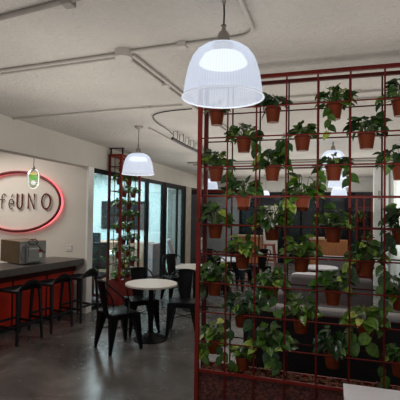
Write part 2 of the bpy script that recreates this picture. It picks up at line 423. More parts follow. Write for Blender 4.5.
# ---------------------------------------------------------------- pendant lamps
def make_lamp(label, x, y, zr, rad=.212, power=18, cone=True):
    """zr: height of the shade's rim; the lamp hangs from the ceiling"""
    t = thing('pendant_lamp', label, 'lamp', (x, y, zr), 0, 'ribbed dome pendant lamps')
    k = rad/.212
    pr = [(.050, .278), (.080, .274), (.110, .262), (.140, .240), (.163, .208), (.178, .172), (.189, .132), (.197, .09), (.202, .05), (.206, .02), (.212, .0)]
    b = newbm(); add_lathe(b, [(r*k, zz*k) for r, zz in pr], 48, cap=False); sh = obj('lamp_shade', b, M['shade'], t, 80)
    b = newbm(); add_torus(b, .2125*k, .0045*k, (0, 0, 0), 48, 8); obj('rim', b, M['shaderim'], sh, 80)
    b = newbm(); add_lathe(b, [(.03*k, .222*k), (.100*k, .221*k), (.106*k, .216*k), (.127*k, .180*k), (.11*k, .177*k), (.02*k, .177*k)], 32); obj('light_diffuser', b, M['lampglow'], t, 60)
    b = newbm(); add_lathe(b, [(.055*k, .272*k), (.056*k, .284*k), (.034*k, .294*k), (.031*k, .330*k), (.024*k, .345*k), (.012*k, .355*k), (.010*k, .378*k)], 20); obj('lamp_cap', b, M['lampmetal'], t, 35)
    top = CZ-zr
    b = newbm(); add_torus(b, .012*k, .003*k, (0, 0, .382*k), 12, 5); add_tube(b, [(0, 0, .372*k), (.002, 0, (.372*k+top)/2), (0, 0, top-.02)], .005*k, 6); obj('cord', b, M['rubber'], t, 60)
    b = newbm(); add_lathe(b, [(.012, top-.045), (.03, top-.03), (.055, top-.02), (.06, top)] if cone else [(.008, top-.02), (.012, top)], 20); obj('ceiling_canopy', b, M['lampmetal'], t, 40)
    L = bpy.data.lights.new('lamp_light', 'SPOT'); L.energy = power; L.color = (1, .96, .92); L.shadow_soft_size = .10*k; L.spot_size = radians(155); L.spot_blend = .8
    lo = bpy.data.objects.new('lamp_light', L); COL.objects.link(lo); lo.location = (x, y, zr+.015*k)
    return t
make_lamp('large ribbed dome lamp hanging closest, before the red trellis', -.552, 2.086, 2.308, power=20, cone=False)
make_lamp('ribbed dome lamp hanging above the cream round table', -2.463, 4.976, 2.185, power=16)
make_lamp('ribbed dome lamp seen through the trellis, highest of the right-hand three', -.003, 6.809, 2.41, power=14, cone=False)
make_lamp('ribbed dome lamp through the trellis, middle of the right-hand three', .10, 9.262, 2.254, power=12)
make_lamp('ribbed dome lamp through the trellis, lowest and farthest of the right-hand three', .152, 11.59, 2.149, power=12)
make_lamp('far ribbed dome lamp just right of the trellis left post', -3.20, 10.9, 2.31, power=12)
make_lamp('small dome lamp standing in for a lamp reflection in the dark back glazing', -1.95, 12.6, 2.17, rad=.13, power=6)  # added lamp body, stands for a reflection in the far glazing

# capsule lamp over the bar
t = thing('capsule_lamp', 'small oblong glass lamp with green glow hanging before the oval sign', 'lamp', (-4.15, 5.0, 2.0))
b = newbm(); pr = []
for k in range(9): a = -pi/2+pi/2*k/8; pr.append((max(.004, .09*cos(a)), .09+.09*sin(a)))
for k in range(9): a = pi/2*k/8; pr.append((max(.004, .09*cos(a)), .19+.09*sin(a)))
add_lathe(b, pr, 24); obj('glass_capsule', b, M['capsule'], t, 80)
b = newbm(); add_torus(b, .082, .006, (0, 0, 0), 24, 6)
def oval(bm, a, h, r, zc, n=32):
    pts = []
    for k in range(n):
        q = 2*pi*k/n; s = sin(q); c = cos(q)
        pts.append((a*c, 0, zc+a*s+(h if s > 0 else -h if s < 0 else 0)))
    add_tube(bm, pts, r, 6, True)
b.free(); b = newbm(); oval(b, .090, .05, .008, .14); obj('bright_rim', b, M['whiteglow'], t, 60)
b = newbm(); add_lathe(b, [(.01, .12), (.055, .13), (.055, .185), (.01, .195)], 16); obj('green_glow', b, M['green'], t, 60)
b = newbm(); add_lathe(b, [(.01, .195), (.05, .20), (.05, .225), (.01, .232)], 16); obj('amber_glow', b, M['amber'], t, 60)
b = newbm(); add_lathe(b, [(.008, .05), (.03, .06), (.035, .09), (.015, .115)], 14); obj('bulb', b, M['whiteglow'], t, 60)
b = newbm(); add_lathe(b, [(.03, .272), (.03, .29), (.012, .31), (.01, .33)], 14); obj('lamp_cap', b, M['lampmetal'], t, 40)
b = newbm(); add_tube(b, [(0, 0, .32), (0, 0, CZ-2.0)], .005, 6); obj('cord', b, M['rubber'], t, 60)

# ---------------------------------------------------------------- oval sign
SX, SZ = -5.235, 1.822
t = thing('wall_sign', 'oval cafe sign with dark letters and red backlit ring on beige wall', 'sign', (SX, 5.95, SZ))
A_, H_ = .905, .512
def ell(a, h, y, n=96): return [(a*cos(2*pi*k/n), y, h*sin(2*pi*k/n)) for k in range(n)]
b = newbm(); add_tube(b, ell(A_, H_, -.075), .017, 8, True, sx=1.4); obj('oval_ring', b, M['signdark'], t, 60)
b = newbm(); add_tube(b, ell(A_+.004, H_+.004, -.022), .009, 6, True); obj('red_backlight', b, M['neon'], t, 60)
def letter(name, strokes, x, z0, h, wd, r, m):
    b = newbm()
    for st in strokes:
        add_tube(b, [(x+px*wd, -.03, z0+pz*h) for px, pz in st], r, 6)
    obj(name, b, m, t, 60)
def cv(cx, cz, rx, rz, a0, a1, n=12): return [(cx+rx*cos(radians(a0+(a1-a0)*k/n)), cz+rz*sin(radians(a0+(a1-a0)*k/n))) for k in range(n+1)]
G = dict(
    C=[cv(.5, .5, .5, .5, 55, 305)],
    a=[cv(.45, .33, .45, .33, 0, 360), [(.9, .66), (.9, 0)]],
    f=[cv(.55, .78, .35, .22, 40, 180)+[(.2, 0)], [(-.1, .62), (.6, .62)]],
    e=[[(.05, .34), (.9, .34)]+cv(.47, .33, .43, .33, 0, 310), [(.45, .80), (.75, 1.0)]],
    U=[[(0, 1), (0, .3)]+cv(.5, .3, .5, .3, 180, 360)+[(1, .3), (1, 1)]],
    N=[[(0, 0), (0, 1), (1, 0), (1, 1)]],
    O=[cv(.5, .5, .5, .5, 0, 360)])
zb = 1.695-SZ; lh = .262
for ch, nm, px, wd, r, m in (('C', 'letter', -6.02, .17, .009, 'signblack'), ('a', 'letter', -5.80, .13, .009, 'signblack'), ('f', 'letter', -5.60, .13, .009, 'signblack'), ('e', 'letter', -5.425, .115, .009, 'signblack'),
                             ('U', 'letter', -5.245, .105, .015, 'signdark'), ('N', 'letter', -5.01, .125, .015, 'signdark'), ('O', 'letter', -4.735, .18, .015, 'signdark')):
    letter(nm, G[ch], px-SX, zb+(.004 if ch in 'UNO' else 0), lh*(1. if ch in 'UNO' else .98), wd, r, M[m])

# ---------------------------------------------------------------- bar
bd = Vector((.1375, 1, 0)).normalized(); BE = Vector((-3.875, 5.93, 0)); ba = -atan2(.1375, 1)
b = newbm(); add_box(b, -.62, 0, -3.6, 0, .80, .90, bevel=.006)
# trim the far end against the sign wall
o = obj('counter_top', b, M['slab']); o.location = BE; o.rotation_euler = (0, 0, ba)
tag(o, 'grey stone counter top running along the red bar', 'countertop')
t = thing('bar_counter', 'red fronted bar counter with dark plinth below the grey slab', 'bar', BE, ba)
obj('front_panel', B(-.50, -.20, -3.5, -.02, .08, .70), M['barfront'], t)
obj('slab_shade_strip', B(-.48, -.16, -3.5, -.02, .70, .80), M['darkred'], t)  # dark strip put in as the shade under the slab
obj('plinth', B(-.47, -.23, -3.5, -.02, 0, .08), M['blackmatte'], t)
for k in range(5): obj('panel_rib', B(-.20, -.188, -3.1+k*.62, -3.08+k*.62, .08, .70), M['darkred'], t)

# microwave with its back towards the room
t = thing('microwave', 'grey and brown microwave on the bar counter with its back turned', 'microwave', (-4.225, 4.85, .90), radians(68))
obj('casing', B(0, .40, .012, .60, .012, .335, bevel=.006), M['metalbrown'], t)
bp = obj('back_panel', B(0, .40, 0, .012, .012, .335, bevel=.004), M['metal'], t)
obj('compressor_bump', B(.08, .30, -.045, 0, .02, .25, bevel=.03, seg=3), M['metal'], t)
obj('red_label', B(.255, .315, -.049, -.044, .17, .21), M['redlabel'], bp); obj('white_label', B(.265, .31, -.049, -.044, .10, .165), M['whitelabel'], bp)
for x in (.04, .33):
    for y in (.05, .52): obj('foot', add_lathe(newbm(), [(.015, 0), (.015, .014)], 10, (x, y, 0)), M['blackmatte'], t)
o = newbm(); add_tube(o, [(.36, -.03, .16), (.30, -.06, .19), (.24, -.07, .26), (.20, -.06, .33), (.13, -.05, .36), (.09, -.05, .33), (.12, -.06, .29), (.20, -.06, .28), (.24, -.06, .32), (.19, -.06, .37), (.13, -.055, .36)], .007, 6)
obj('power_cord', o, M['rubber'], t, 60)
o = newbm(); add_tube(o, [(.05, -.02, .29), (0, -.04, .27), (-.02, -.05, .18), (.01, -.05, .08), (.06, -.05, .05), (.10, -.05, .12), (.10, -.05, .25), (.05, -.03, .29)], .008, 6)
obj('water_hose', o, M['greycable'], t, 60)

# ---------------------------------------------------------------- bar stools
def make_stool(label, x, y, rz):
    t = thing('bar_stool', label, 'stool', (x, y, 0), rz, 'black stools along the red bar')
    # +Y is the low curved back (room side)
    b = newbm(); nx, ny = 14, 12; top = []; bot = []
    for j in range(ny+1):
        v = j/ny; rt = []; rb = []
        for i in range(nx+1):
            u = i/nx-.5; w = .40-.03*(1-v); px = u*w
            crest = max(0, (v-.60)/.40)**1.6*(.125*(cos(pi*u)**.8 if abs(u) < .5 else 0)+.008)
            dip = -.02*(1-(2*u)**2)*sin(pi*min(v/.75, 1))
            py = -.20+v*.40+(.02*cos(pi*u) if v > .9 else 0); pz = .665+crest+dip
            rt.append(b.verts.new((px, py, pz))); rb.append(b.verts.new((px*.98, py-.004+.0*v, pz-.03)))
        top.append(rt); bot.append(rb)
    for j in range(ny):
        for i in range(nx):
            b.faces.new((top[j][i], top[j][i+1], top[j+1][i+1], top[j+1][i])); b.faces.new((bot[j][i], bot[j+1][i], bot[j+1][i+1], bot[j][i+1]))
    for j in range(ny):
        for i in (0, nx): b.faces.new((top[j][i], top[j+1][i], bot[j+1][i], bot[j][i]))
    for i in range(nx):
        for j in (0, ny): b.faces.new((top[j][i], top[j][i+1], bot[j][i+1], bot[j][i]))
    obj('seat', b, M['stool'], t, 50)
    for sx in (-1, 1):
        for sy in (-1, 1):
            b = newbm(); add_taper(b, (sx*.178, sy*.175, .66), (sx*.205, sy*.205, 0), .040, .034, .026, .024); obj('leg', b, M['stool'], t)
    for sx in (-1, 1):
        b = newbm(); add_taper(b, (sx*.193, -.193, .20), (sx*.193, .193, .20), .018, .03, .018, .03); obj('foot_rail', b, M['stool'], t)
    for sy in (-1, 1):
        b = newbm(); add_taper(b, (-.193, sy*.193, .235), (.193, sy*.193, .235), .018, .03, .018, .03, (0, 1, 0)); obj('foot_rail', b, M['stool'], t)
    return t
sr = radians(-90-6.5)
make_stool('black low-backed bar stool nearest the camera, beside the microwave end', -3.90, 4.48, sr)
make_stool('black low-backed bar stool in the middle of the three', -3.83, 5.05, sr)
make_stool('black low-backed bar stool farthest from the camera, by the white wall end', -3.755, 5.63, sr)

# ---------------------------------------------------------------- cafe chairs (steel, with arms)
def make_chair(label, x, y, rz, first=[None]):
    if first[0]: return dup(first[0], (x, y, 0), rz, label)
    t = thing('steel_armchair', label, 'chair', (x, y, 0), rz, 'black pressed steel chairs at the round tables')
    # faces +Y
    b = newbm(); add_box(b, -.185, .185, -.18, .18, .435, .455, bevel=.008); add_box(b, -.175, .175, -.17, .17, .385, .437); obj('seat', b, M['black'], t, 40)
    for sx in (-1, 1):
        for sy in (-1, 1):
            b = newbm(); add_taper(b, (sx*.148, sy*.145, .44), (sx*.205, sy*.21, 0), .115, .09, .028, .028); obj('leg', b, M['black'], t)
    b = newbm()
    pts = []
    L = [(-.185, .02, .44), (-.20, .02, .52), (-.21, -.01, .60), (-.213, -.08, .68), (-.205, -.155, .745), (-.18, -.205, .80), (-.13, -.232, .838), (-.06, -.243, .85), (0, -.245, .852)]
    pts = L+[(-x_, y_, z_) for x_, y_, z_ in L[-2::-1]]
    # smooth
    P = [Vector(p) for p in pts]
    for _ in range(2):
        Q = [P[0]]
        for a, c in zip(P, P[1:]): Q += [a.lerp(c, .25), a.lerp(c, .75)]
        Q.append(P[-1]); P = Q
    add_tube(b, P, .0105, 8); obj('arm_tube', b, M['black'], t, 60)
    b = newbm()
    n = 8; F = []; K = []
    for j in range(n+1):
        v = j/n; zz = .44+v*.41; yy = -.17-.075*v; wd = .075+.035*v
        F.append([b.verts.new((-wd+2*wd*i/6, yy-.018*(1-(2*i/6-1)**2), zz)) for i in range(7)])
        K.append([b.verts.new((-wd+2*wd*i/6, yy-.006-.018*(1-(2*i/6-1)**2), zz)) for i in range(7)])
    for j in range(n):
        for i in range(6):
            b.faces.new((F[j][i], F[j][i+1], F[j+1][i+1], F[j+1][i])); b.faces.new((K[j][i], K[j+1][i], K[j+1][i+1], K[j][i+1]))
        for i in (0, 6): b.faces.new((F[j][i], F[j+1][i], K[j+1][i], K[j][i]))
    for i in range(6):
        for j in (0, n): b.faces.new((F[j][i], F[j][i+1], K[j][i+1], K[j][i]))
    obj('back_splat', b, M['black'], t, 60)
    b = newbm(); add_tube(b, [(-.165, -.165, .24), (.165, .165, .24)], .006, 6); add_tube(b, [(.165, -.165, .24), (-.165, .165, .24)], .006, 6)
    obj('cross_brace', b, M['black'], t)
    first[0] = t
    return t
def face(x, y, tx, ty): return atan2(ty-y, tx-x)-pi/2
make_chair('black steel armchair nearest the camera, left of the cream round table', -2.53, 4.65, radians(56-90))
make_chair('black steel armchair behind the cream round table, facing the viewer', -2.60, 5.43, radians(-50-90))
make_chair('black steel armchair right of the cream round table, beside the trellis post', -1.98, 5.50, radians(-76-90))
make_chair('black steel armchair behind, at the left of the second round table', -2.84, 7.42, face(-2.84, 7.42, -2.3, 6.9))
make_chair('black steel armchair seen through the trellis, behind the lower left pots', -2.12, 7.70, radians(100-90))
make_chair('black steel armchair seen through the trellis, left of the orange wood counter base', -1.93, 8.95, radians(70-90))
make_chair('black steel armchair seen through the trellis, before the wooden bar stool', -1.62, 9.70, radians(120-90))
make_chair('black steel armchair at the far table behind the brown lounge chair', -2.55, 8.75, radians(-60-90))

# ---------------------------------------------------------------- round tables
def make_table(label, x, y, m='tabletop', rad=.345, h=.74):
    t = thing('round_table', label, 'table', (x, y, 0), 0, 'round pedestal cafe tables')
    b = newbm(); add_lathe(b, [(rad-.006, h-.028), (rad, h-.024), (rad, h-.004), (rad-.004, h)], 48); obj('tabletop', b, M[m], t, 40)
    b = newbm(); add_lathe(b, [(.036, .03), (.036, h-.06), (.12, h-.05), (.13, h-.028)], 20); obj('column', b, M['black'], t, 40)
    b = newbm(); add_lathe(b, [(.225, 0), (.225, .012), (.15, .028), (.07, .05), (.04, .09)], 32); obj('base', b, M['black'], t, 40)
make_table('cream round table on a black pedestal, nearest, among three chairs', -2.297, 5.10)
make_table('cream round table behind the nearest one, beside the trellis post', -2.28, 6.9)
make_table('white round table seen through the trellis before the grey glazing', -2.02, 8.25, 'whitetop')
make_table('white round table seen through the trellis, farther one behind the grey bench', -.20, 7.75, 'whitetop', .30)
make_table('white round table seen through the trellis, nearer one behind the grey bench', -.33, 6.72, 'whitetop', .28)

# ---------------------------------------------------------------- plants
def leaf(bm, lay, base, d, nrm, L, W, tone, curl=.25):
    d = d.normalized(); s = d.cross(nrm)
    if s.length < 1e-4: s = Vector((1, 0, 0))
    s.normalize(); n = s.cross(d).normalized()
    prof = [(0, .0), (.02, .30), (.16, .47), (.38, .50), (.62, .38), (.84, .17), (1, .0)]
    rows = []
    for tt, w in prof:
        c = base+d*(L*tt)-n*(curl*L*tt*tt)
        if w == 0: rows.append((bm.verts.new(c),))
        else:
            back = -.10*L if tt == .02 else 0
            rows.append((bm.verts.new(c+s*(W*w)+n*(.16*W)+d*back), bm.verts.new(c), bm.verts.new(c-s*(W*w)+n*(.16*W)+d*back)))
    fs = []
    for a, b in zip(rows, rows[1:]):
        if len(a) == 1:
            fs += [bm.faces.new((a[0], b[0], b[1])), bm.faces.new((a[0], b[1], b[2]))]
        elif len(b) == 1:
            fs += [bm.faces.new((a[0], b[0], a[1])), bm.faces.new((a[1], b[0], a[2]))]
        else:
            fs += [bm.faces.new((a[0], b[0], b[1], a[1])), bm.faces.new((a[1], b[1], b[2], a[2]))]
    for f in fs:
        f.smooth = True
        for lp in f.loops: lp[lay] = (tone, tone, tone, 1)

def foliage(rng, n=26, spread=.14, high=.10, droop=.05, size=.080, trails=(), depth=.75, bias=(0, 0)):
    """heart leaves on stems rising from the pot mouth at z = 0; trails: (dx, dy, length, leaves)"""
    bm = newbm(); lay = bm.loops.layers.color.new('tone')
    sb = newbm(); n = int(n*1.4); size *= .84
    for i in range(n):
        a = 2*pi*(i/n)+rng.uniform(-.4, .4); q = sqrt(rng.uniform(.05, 1)); r = spread*q
        hx, hy = cos(a)*r+bias[0]*q, sin(a)*r*depth+bias[1]*q
        h = high*(1-q**2*.75)*rng.uniform(.35, 1.1)-droop*q*q*rng.uniform(0, 1.1)+.022
        base = Vector((hx*.75, hy*.75, h))
        o = Vector((cos(a), sin(a)*depth-.25, 0))
        d = o*rng.uniform(.6, 1.0)+Vector((rng.uniform(-.45, .45), rng.uniform(-.35, .25), rng.uniform(-.55, .50)-.25*q))
        nrm = Vector((o.x*.35+rng.uniform(-.3, .3), o.y*.4-rng.uniform(.15, .85), rng.uniform(.45, 1.0)))
        L = size*rng.uniform(.7, 1.2)
        leaf(bm, lay, base, d, nrm, L, L*rng.uniform(.72, .9), min(1, max(0, rng.gauss(.42, .30))), rng.uniform(.1, .45))
        add_tube(sb, [(cos(a)*.02, sin(a)*.02, -.02), Vector((cos(a)*.035, sin(a)*.03, max(h*.5, .012))), base], .0022, 4)
    for dx, dy, ln, k in trails:
        p0 = Vector((dx*.4, dy*.4, .02)); pts = [p0, Vector((dx*.9, dy*.9, .025)), Vector((dx, dy, -.02))]
        for j in range(1, k+1):
            pts.append(Vector((dx+rng.uniform(-.012, .012), dy+rng.uniform(-.008, .008), -.02-ln*j/k)))
        add_tube(sb, pts, .0022, 4)
        for j in range(k):
            p = pts[3+j-1].lerp(pts[3+j], .7); sd = 1 if j % 2 else -1
            d = Vector((sd*rng.uniform(.2, .9), rng.uniform(-.4, .05), rng.uniform(-1, -.5)))
            L = size*rng.uniform(.85, 1.3)
            leaf(bm, lay, p, d, Vector((sd*.3, -1, .3)), L, L*.8, min(1, max(0, rng.gauss(.5, .25))), .25)
    return bm, sb

POT = [(.041, -.108), (.043, -.108), (.056, -.022), (.0585, -.022), (.061, .0), (.056, .0), (.053, -.022)]
def make_plant(label, loc, seed, k=1., m='leaf', hanger=True, group='potted pothos on the large red trellis', smallmesh=False, **fk):
    rng = random.Random(seed)
    t = thing('potted_pothos', label, 'plant', loc, 0, group)
    b = newbm(); add_lathe(b, [(r*k, z_*k) for r, z_ in POT], 20); po = obj('pot', b, M['terracotta'], t, 40)
    b = newbm(); add_lathe(b, [(.01*k, -.016*k), (.05*k, -.018*k), (.05*k, -.024*k)], 14); obj('soil', b, M['soil'], po, 40)
    fo, st = foliage(rng, **fk)
    for bb in (fo, st):
        if k != 1: bmesh.ops.scale(bb, vec=(k, k, k), verts=bb.verts)
    fol = obj('foliage', fo, M[m], t); obj('stem', st, M['stem'], fol)
    if hanger:
        b = newbm(); add_torus(b, .0615*k, .0025, (0, 0, -.012), 20, 5)
        for s in (-1, 1): add_tube(b, [(0, s*.061*k, -.012), (0, s*hanger, -.004)], .0025, 5)
        obj('hanger_ring', b, M['darkred'], t, 60)
    return t

# ---------------------------------------------------------------- large trellis
TX, TY, TD, CW, RH, TOP = -.978, 3.03, .165, .218, .22, 2.71
NC = 7
tr = thing('trellis_planter', 'large red steel plant trellis on a planter, closest to the camera', 'trellis', (TX, TY, 0))
XE = NC*CW
for y in (0, TD):
    for x in (0, XE):
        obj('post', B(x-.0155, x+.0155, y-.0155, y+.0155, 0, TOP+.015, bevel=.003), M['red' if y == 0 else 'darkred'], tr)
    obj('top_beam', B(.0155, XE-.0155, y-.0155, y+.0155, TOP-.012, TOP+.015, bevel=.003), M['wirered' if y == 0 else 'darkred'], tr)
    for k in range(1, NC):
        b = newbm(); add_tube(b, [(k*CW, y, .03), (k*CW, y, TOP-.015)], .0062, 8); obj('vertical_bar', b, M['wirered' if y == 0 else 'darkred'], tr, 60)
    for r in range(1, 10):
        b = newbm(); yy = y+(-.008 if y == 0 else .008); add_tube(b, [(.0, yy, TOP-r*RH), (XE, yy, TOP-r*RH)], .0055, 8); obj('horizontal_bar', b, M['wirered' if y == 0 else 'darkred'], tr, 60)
for x in (0, XE):
    for z_ in (TOP,): obj('end_beam', B(x-.016, x+.016, .02, TD-.02, z_-.018, z_+.012), M['darkred'], tr)
    obj('ceiling_stub', B(x-.012, x+.012, TD/2-.012, TD/2+.012, TOP+.012, CZ-.003), M['darkred'], tr)
pb = newbm(); add_box(pb, .02, XE-.02, .012, .02, .03, .50); add_box(pb, .02, XE-.02, TD-.02, TD-.012, .03, .50); add_box(pb, .012, .02, .012, TD-.012, .03, .50); add_box(pb, XE-.02, XE-.012, .012, TD-.012, .03, .5)
obj('planter_panel', pb, M['brick'], tr)
fb = newbm()
for y in (0, TD): add_box(fb, .02, XE-.02, y-.01, y+.01, .50, .52)
obj('planter_rim', fb, M['red'], tr)
rng = random.Random(3); cb = newbm()
for k in range(420):
    x = rng.uniform(.04, XE-.04); y = rng.uniform(.03, TD-.03); z_ = .49+rng.uniform(0, .035)
    mt = Matrix.Translation((x, y, z_)) @ Matrix.Rotation(rng.uniform(0, 6), 4, Vector((rng.random(), rng.random(), 1)).normalized())
    s = rng.uniform(.010, .022); add_box(cb, -s, s, -s*.6, s*.6, -s*.3, s*.3, mtx=mt)
o = obj('bark_mulch', cb, M['bark'], tr); o['kind'] = 'stuff'

ROWN = ['', 'top', 'second', 'third', 'fourth', 'fifth', 'sixth', 'seventh', 'eighth', 'ninth']
ORD = ['leftmost', 'second from left', 'third from left', 'rightmost']
ORD3 = ['leftmost', 'middle', 'rightmost']
SP = {  # (column, row): (foliage settings, words)
    (0, 1): (dict(n=10, spread=.09, high=.03, droop=.03), 'sparse pothos'),
    (2, 1): (dict(n=34, spread=.13, high=.10, droop=.04, m='leafdark', bias=(-.01, 0)), 'dark bushy pothos'),
    (4, 1): (dict(n=34, spread=.15, high=.12, droop=.06, trails=[(-.035, -.05, .20, 5)]), 'pothos with long trailing stem'),
    (6, 1): (dict(n=32, spread=.14, high=.12, droop=.05, m='leafdark', bias=(-.03, 0)), 'dark bushy pothos'),
    (1, 2): (dict(n=32, spread=.16, high=.11, droop=.06, trails=[(.10, -.03, .08, 3)]), 'wide pothos'),
    (3, 2): (dict(n=22, spread=.11, high=.08, droop=.04, trails=[(-.12, -.02, .12, 5), (-.15, -.02, .09, 4), (-.10, -.04, .08, 3)]), 'pothos hanging over to its left'),
    (5, 2): (dict(n=40, spread=.17, high=.11, droop=.05, bias=(.02, 0), m='leafdark'), 'dark wide pothos'),
    (0, 3): (dict(n=36, spread=.15, high=.11, droop=.04, trails=[(.12, -.03, .08, 4)]), 'pothos'),
    (2, 3): (dict(n=38, spread=.14, high=.12, droop=.05), 'full round pothos'),
    (4, 3): (dict(n=22, spread=.13, high=.06, droop=.09, trails=[(.10, -.03, .10, 3), (-.08, -.05, .14, 4)]), 'drooping pothos'),
    (6, 3): (dict(n=34, spread=.16, high=.10, droop=.06, m='leafdark', bias=(-.03, 0)), 'dark pothos'),
    (1, 4): (dict(n=36, spread=.16, high=.15, droop=.06, m='leafdark'), 'tall pothos'),
    (3, 4): (dict(n=36, spread=.16, high=.13, droop=.07, size=.085, trails=[(-.12, -.04, .13, 5), (-.08, -.05, .15, 5)]), 'pothos spilling left'),
    (0, 5): (dict(n=34, spread=.14, high=.16, droop=.03, size=.08), 'upright pothos'),
    (2, 5): (dict(n=36, spread=.16, high=.15, droop=.04, size=.085), 'broad leaved pothos'),
    (4, 5): (dict(n=34, spread=.15, high=.11, droop=.04), 'pothos'),
    (6, 5): (dict(n=36, spread=.13, high=.16, droop=.08, size=.085, m='leafdark', trails=[(-.07, -.04, .12, 4)]), 'large dark pothos'),
    (1, 6): (dict(n=30, spread=.14, high=.12, droop=.04, m='leaflight'), 'light green pothos'),
    (3, 6): (dict(n=32, spread=.16, high=.13, droop=.05, m='leaflight'), 'light green pothos'),
    (5, 6): (dict(n=34, spread=.14, high=.12, droop=.07, trails=[(.11, -.04, .20, 6), (-.10, -.04, .10, 4)]), 'right trailing pothos'),
    (0, 7): (dict(n=32, spread=.14, high=.14, droop=.05, trails=[(-.08, -.05, .08, 3)]), 'bushy pothos'),
    (2, 7): (dict(n=40, spread=.13, high=.10, droop=.10, trails=[(-.05, -.06, .13, 4), (.045, -.06, .27, 3)]), 'full drooping pothos'),
    (4, 7): (dict(n=34, spread=.16, high=.11, droop=.06, size=.085), 'wide pothos'),
    (6, 7): (dict(n=26, spread=.11, high=.12, droop=.06, trails=[(-.09, -.04, .10, 3)]), 'pothos'),
    (1, 8): (dict(n=26, spread=.15, high=.13, droop=.05, size=.09, m='leafdark', trails=[(.09, -.05, .10, 2), (-.09, -.04, .14, 2)]), 'long leaved pothos'),
    (3, 8): (dict(n=28, spread=.13, high=.14, droop=.02, size=.085, m='leaflight'), 'light green pothos'),
    (5, 8): (dict(n=24, spread=.16, high=.10, droop=.10, size=.105, m='leaflight', trails=[(-.09, -.06, .13, 2), (.01, -.07, .13, 2)]), 'variegated pothos with large leaves'),
    (0, 9): (dict(n=24, spread=.12, high=.12, droop=.10, size=.085, m='leaflight', trails=[(-.06, -.05, .12, 4), (.08, -.05, .12, 3)]), 'yellowing pothos drooping low'),
    (2, 9): (dict(n=46, spread=.19, high=.11, droop=.07, size=.085, trails=[(.0, -.07, .10, 3), (.07, -.06, .14, 3)]), 'very wide dense pothos'),
    (4, 9): (dict(n=30, spread=.13, high=.14, droop=.04, m='leafdark'), 'dark pothos'),
    (6, 9): (dict(n=26, spread=.12, high=.08, droop=.06, m='leaf', trails=[(-.10, -.03, .18, 3)]), 'pothos'),
}
for (c, r), (fk, words) in SP.items():
    fk = dict(fk); m = fk.pop('m', 'leaf')
    cols = sorted(cc for cc, rr in SP if rr == r); i = cols.index(c)
    o_ = ORD[i] if len(cols) == 4 else (ORD3[i] if len(cols) == 3 else ['left', 'right'][i])
    make_plant(f'{words}, {o_} pot in {ROWN[r]} row of large red trellis', (TX+(c+.5)*CW, TY+TD/2, TOP-r*RH+.003), 100*c+r, m=m, hanger=TD/2-.002, **fk)
make_plant('small pothos standing in the planter bark under the eighth row, second column', (TX+1.55*CW, TY+TD/2, .625), 991, k=.95, hanger=None, m='leaflight', n=14, spread=.08, high=.08, droop=.03, size=.08, trails=[(-.05, -.06, .05, 2)])

# ---------------------------------------------------------------- second trellis by the office glass
W2, L2 = .23, .80
t2 = thing('trellis_planter', 'tall narrow red plant trellis in front of the office glass', 'trellis', (-3.83, 6.60, 0), radians(2.0))
for x in (0, W2):
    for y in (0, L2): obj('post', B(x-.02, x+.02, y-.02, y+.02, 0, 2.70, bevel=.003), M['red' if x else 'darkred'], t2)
    obj('top_beam', B(x-.018, x+.018, .02, L2-.02, 2.66, 2.70), M['red'], t2)
    for k in (1, 2, 3):
        b = newbm(); add_tube(b, [(x, L2*k/4, .03), (x, L2*k/4, 2.67)], .0075, 6); obj('vertical_bar', b, M['darkred'], t2)
    for r in range(1, 11):
        b = newbm(); add_tube(b, [(x, 0, 2.70-.22*r), (x, L2, 2.70-.22*r)], .0065, 6); obj('horizontal_bar', b, M['darkred'], t2)
    obj('ceiling_stub', B(x-.012, x+.012, .03, .054, 2.69, CZ-.012), M['black'], t2)
for y in (0, L2):
    obj('top_beam', B(.018, W2-.018, y-.018, y+.018, 2.66, 2.70), M['red'], t2)
    for r in range(1, 11, 2):
        b = newbm(); add_tube(b, [(0, y, 2.70-.22*r), (W2, y, 2.70-.22*r)], .0065, 6); obj('cross_bar', b, M['darkred'], t2)
obj('ceiling_plate', B(-.03, W2+.03, .02, .065, CZ-.014, CZ-.002), M['black'], t2)
pb = newbm()
add_box(pb, .0, W2, -.012, .012, .02, .44); add_box(pb, W2-.012, W2+.012, -.012, L2, .02, .44); add_box(pb, -.012, .012, -.012, L2, .02, .44); add_box(pb, 0, W2, L2-.012, L2+.012, .02, .44); add_box(pb, .0, W2, 0, L2, .02, .40)
obj('planter_box', pb, M['red'], t2)
ca, sa = cos(radians(2)), sin(radians(2))
RW = ['', 'top', 'second', 'third', 'fourth', 'fifth', 'sixth', 'seventh', 'eighth', 'ninth', 'lowest']
for c in range(4):
    for r in range(1, 11):
        if (c+r) % 2: continue
        lx, ly = W2/2+.03, (c+.5)*L2/4
        make_plant(f'small pothos {["nearest", "second", "third", "farthest"][c]} in the {RW[r]} row of the tall narrow trellis', (-3.83+lx*ca-ly*sa, 6.60+lx*sa+ly*ca, 2.70-.22*r+.003), 5000+10*c+r, k=.95, hanger=None, group='potted pothos on the tall narrow trellis', m='leaf' if (c*r) % 3 else 'leaflight', n=28, spread=.14, high=.10, droop=.07, size=.080, depth=1., bias=(.03, 0))

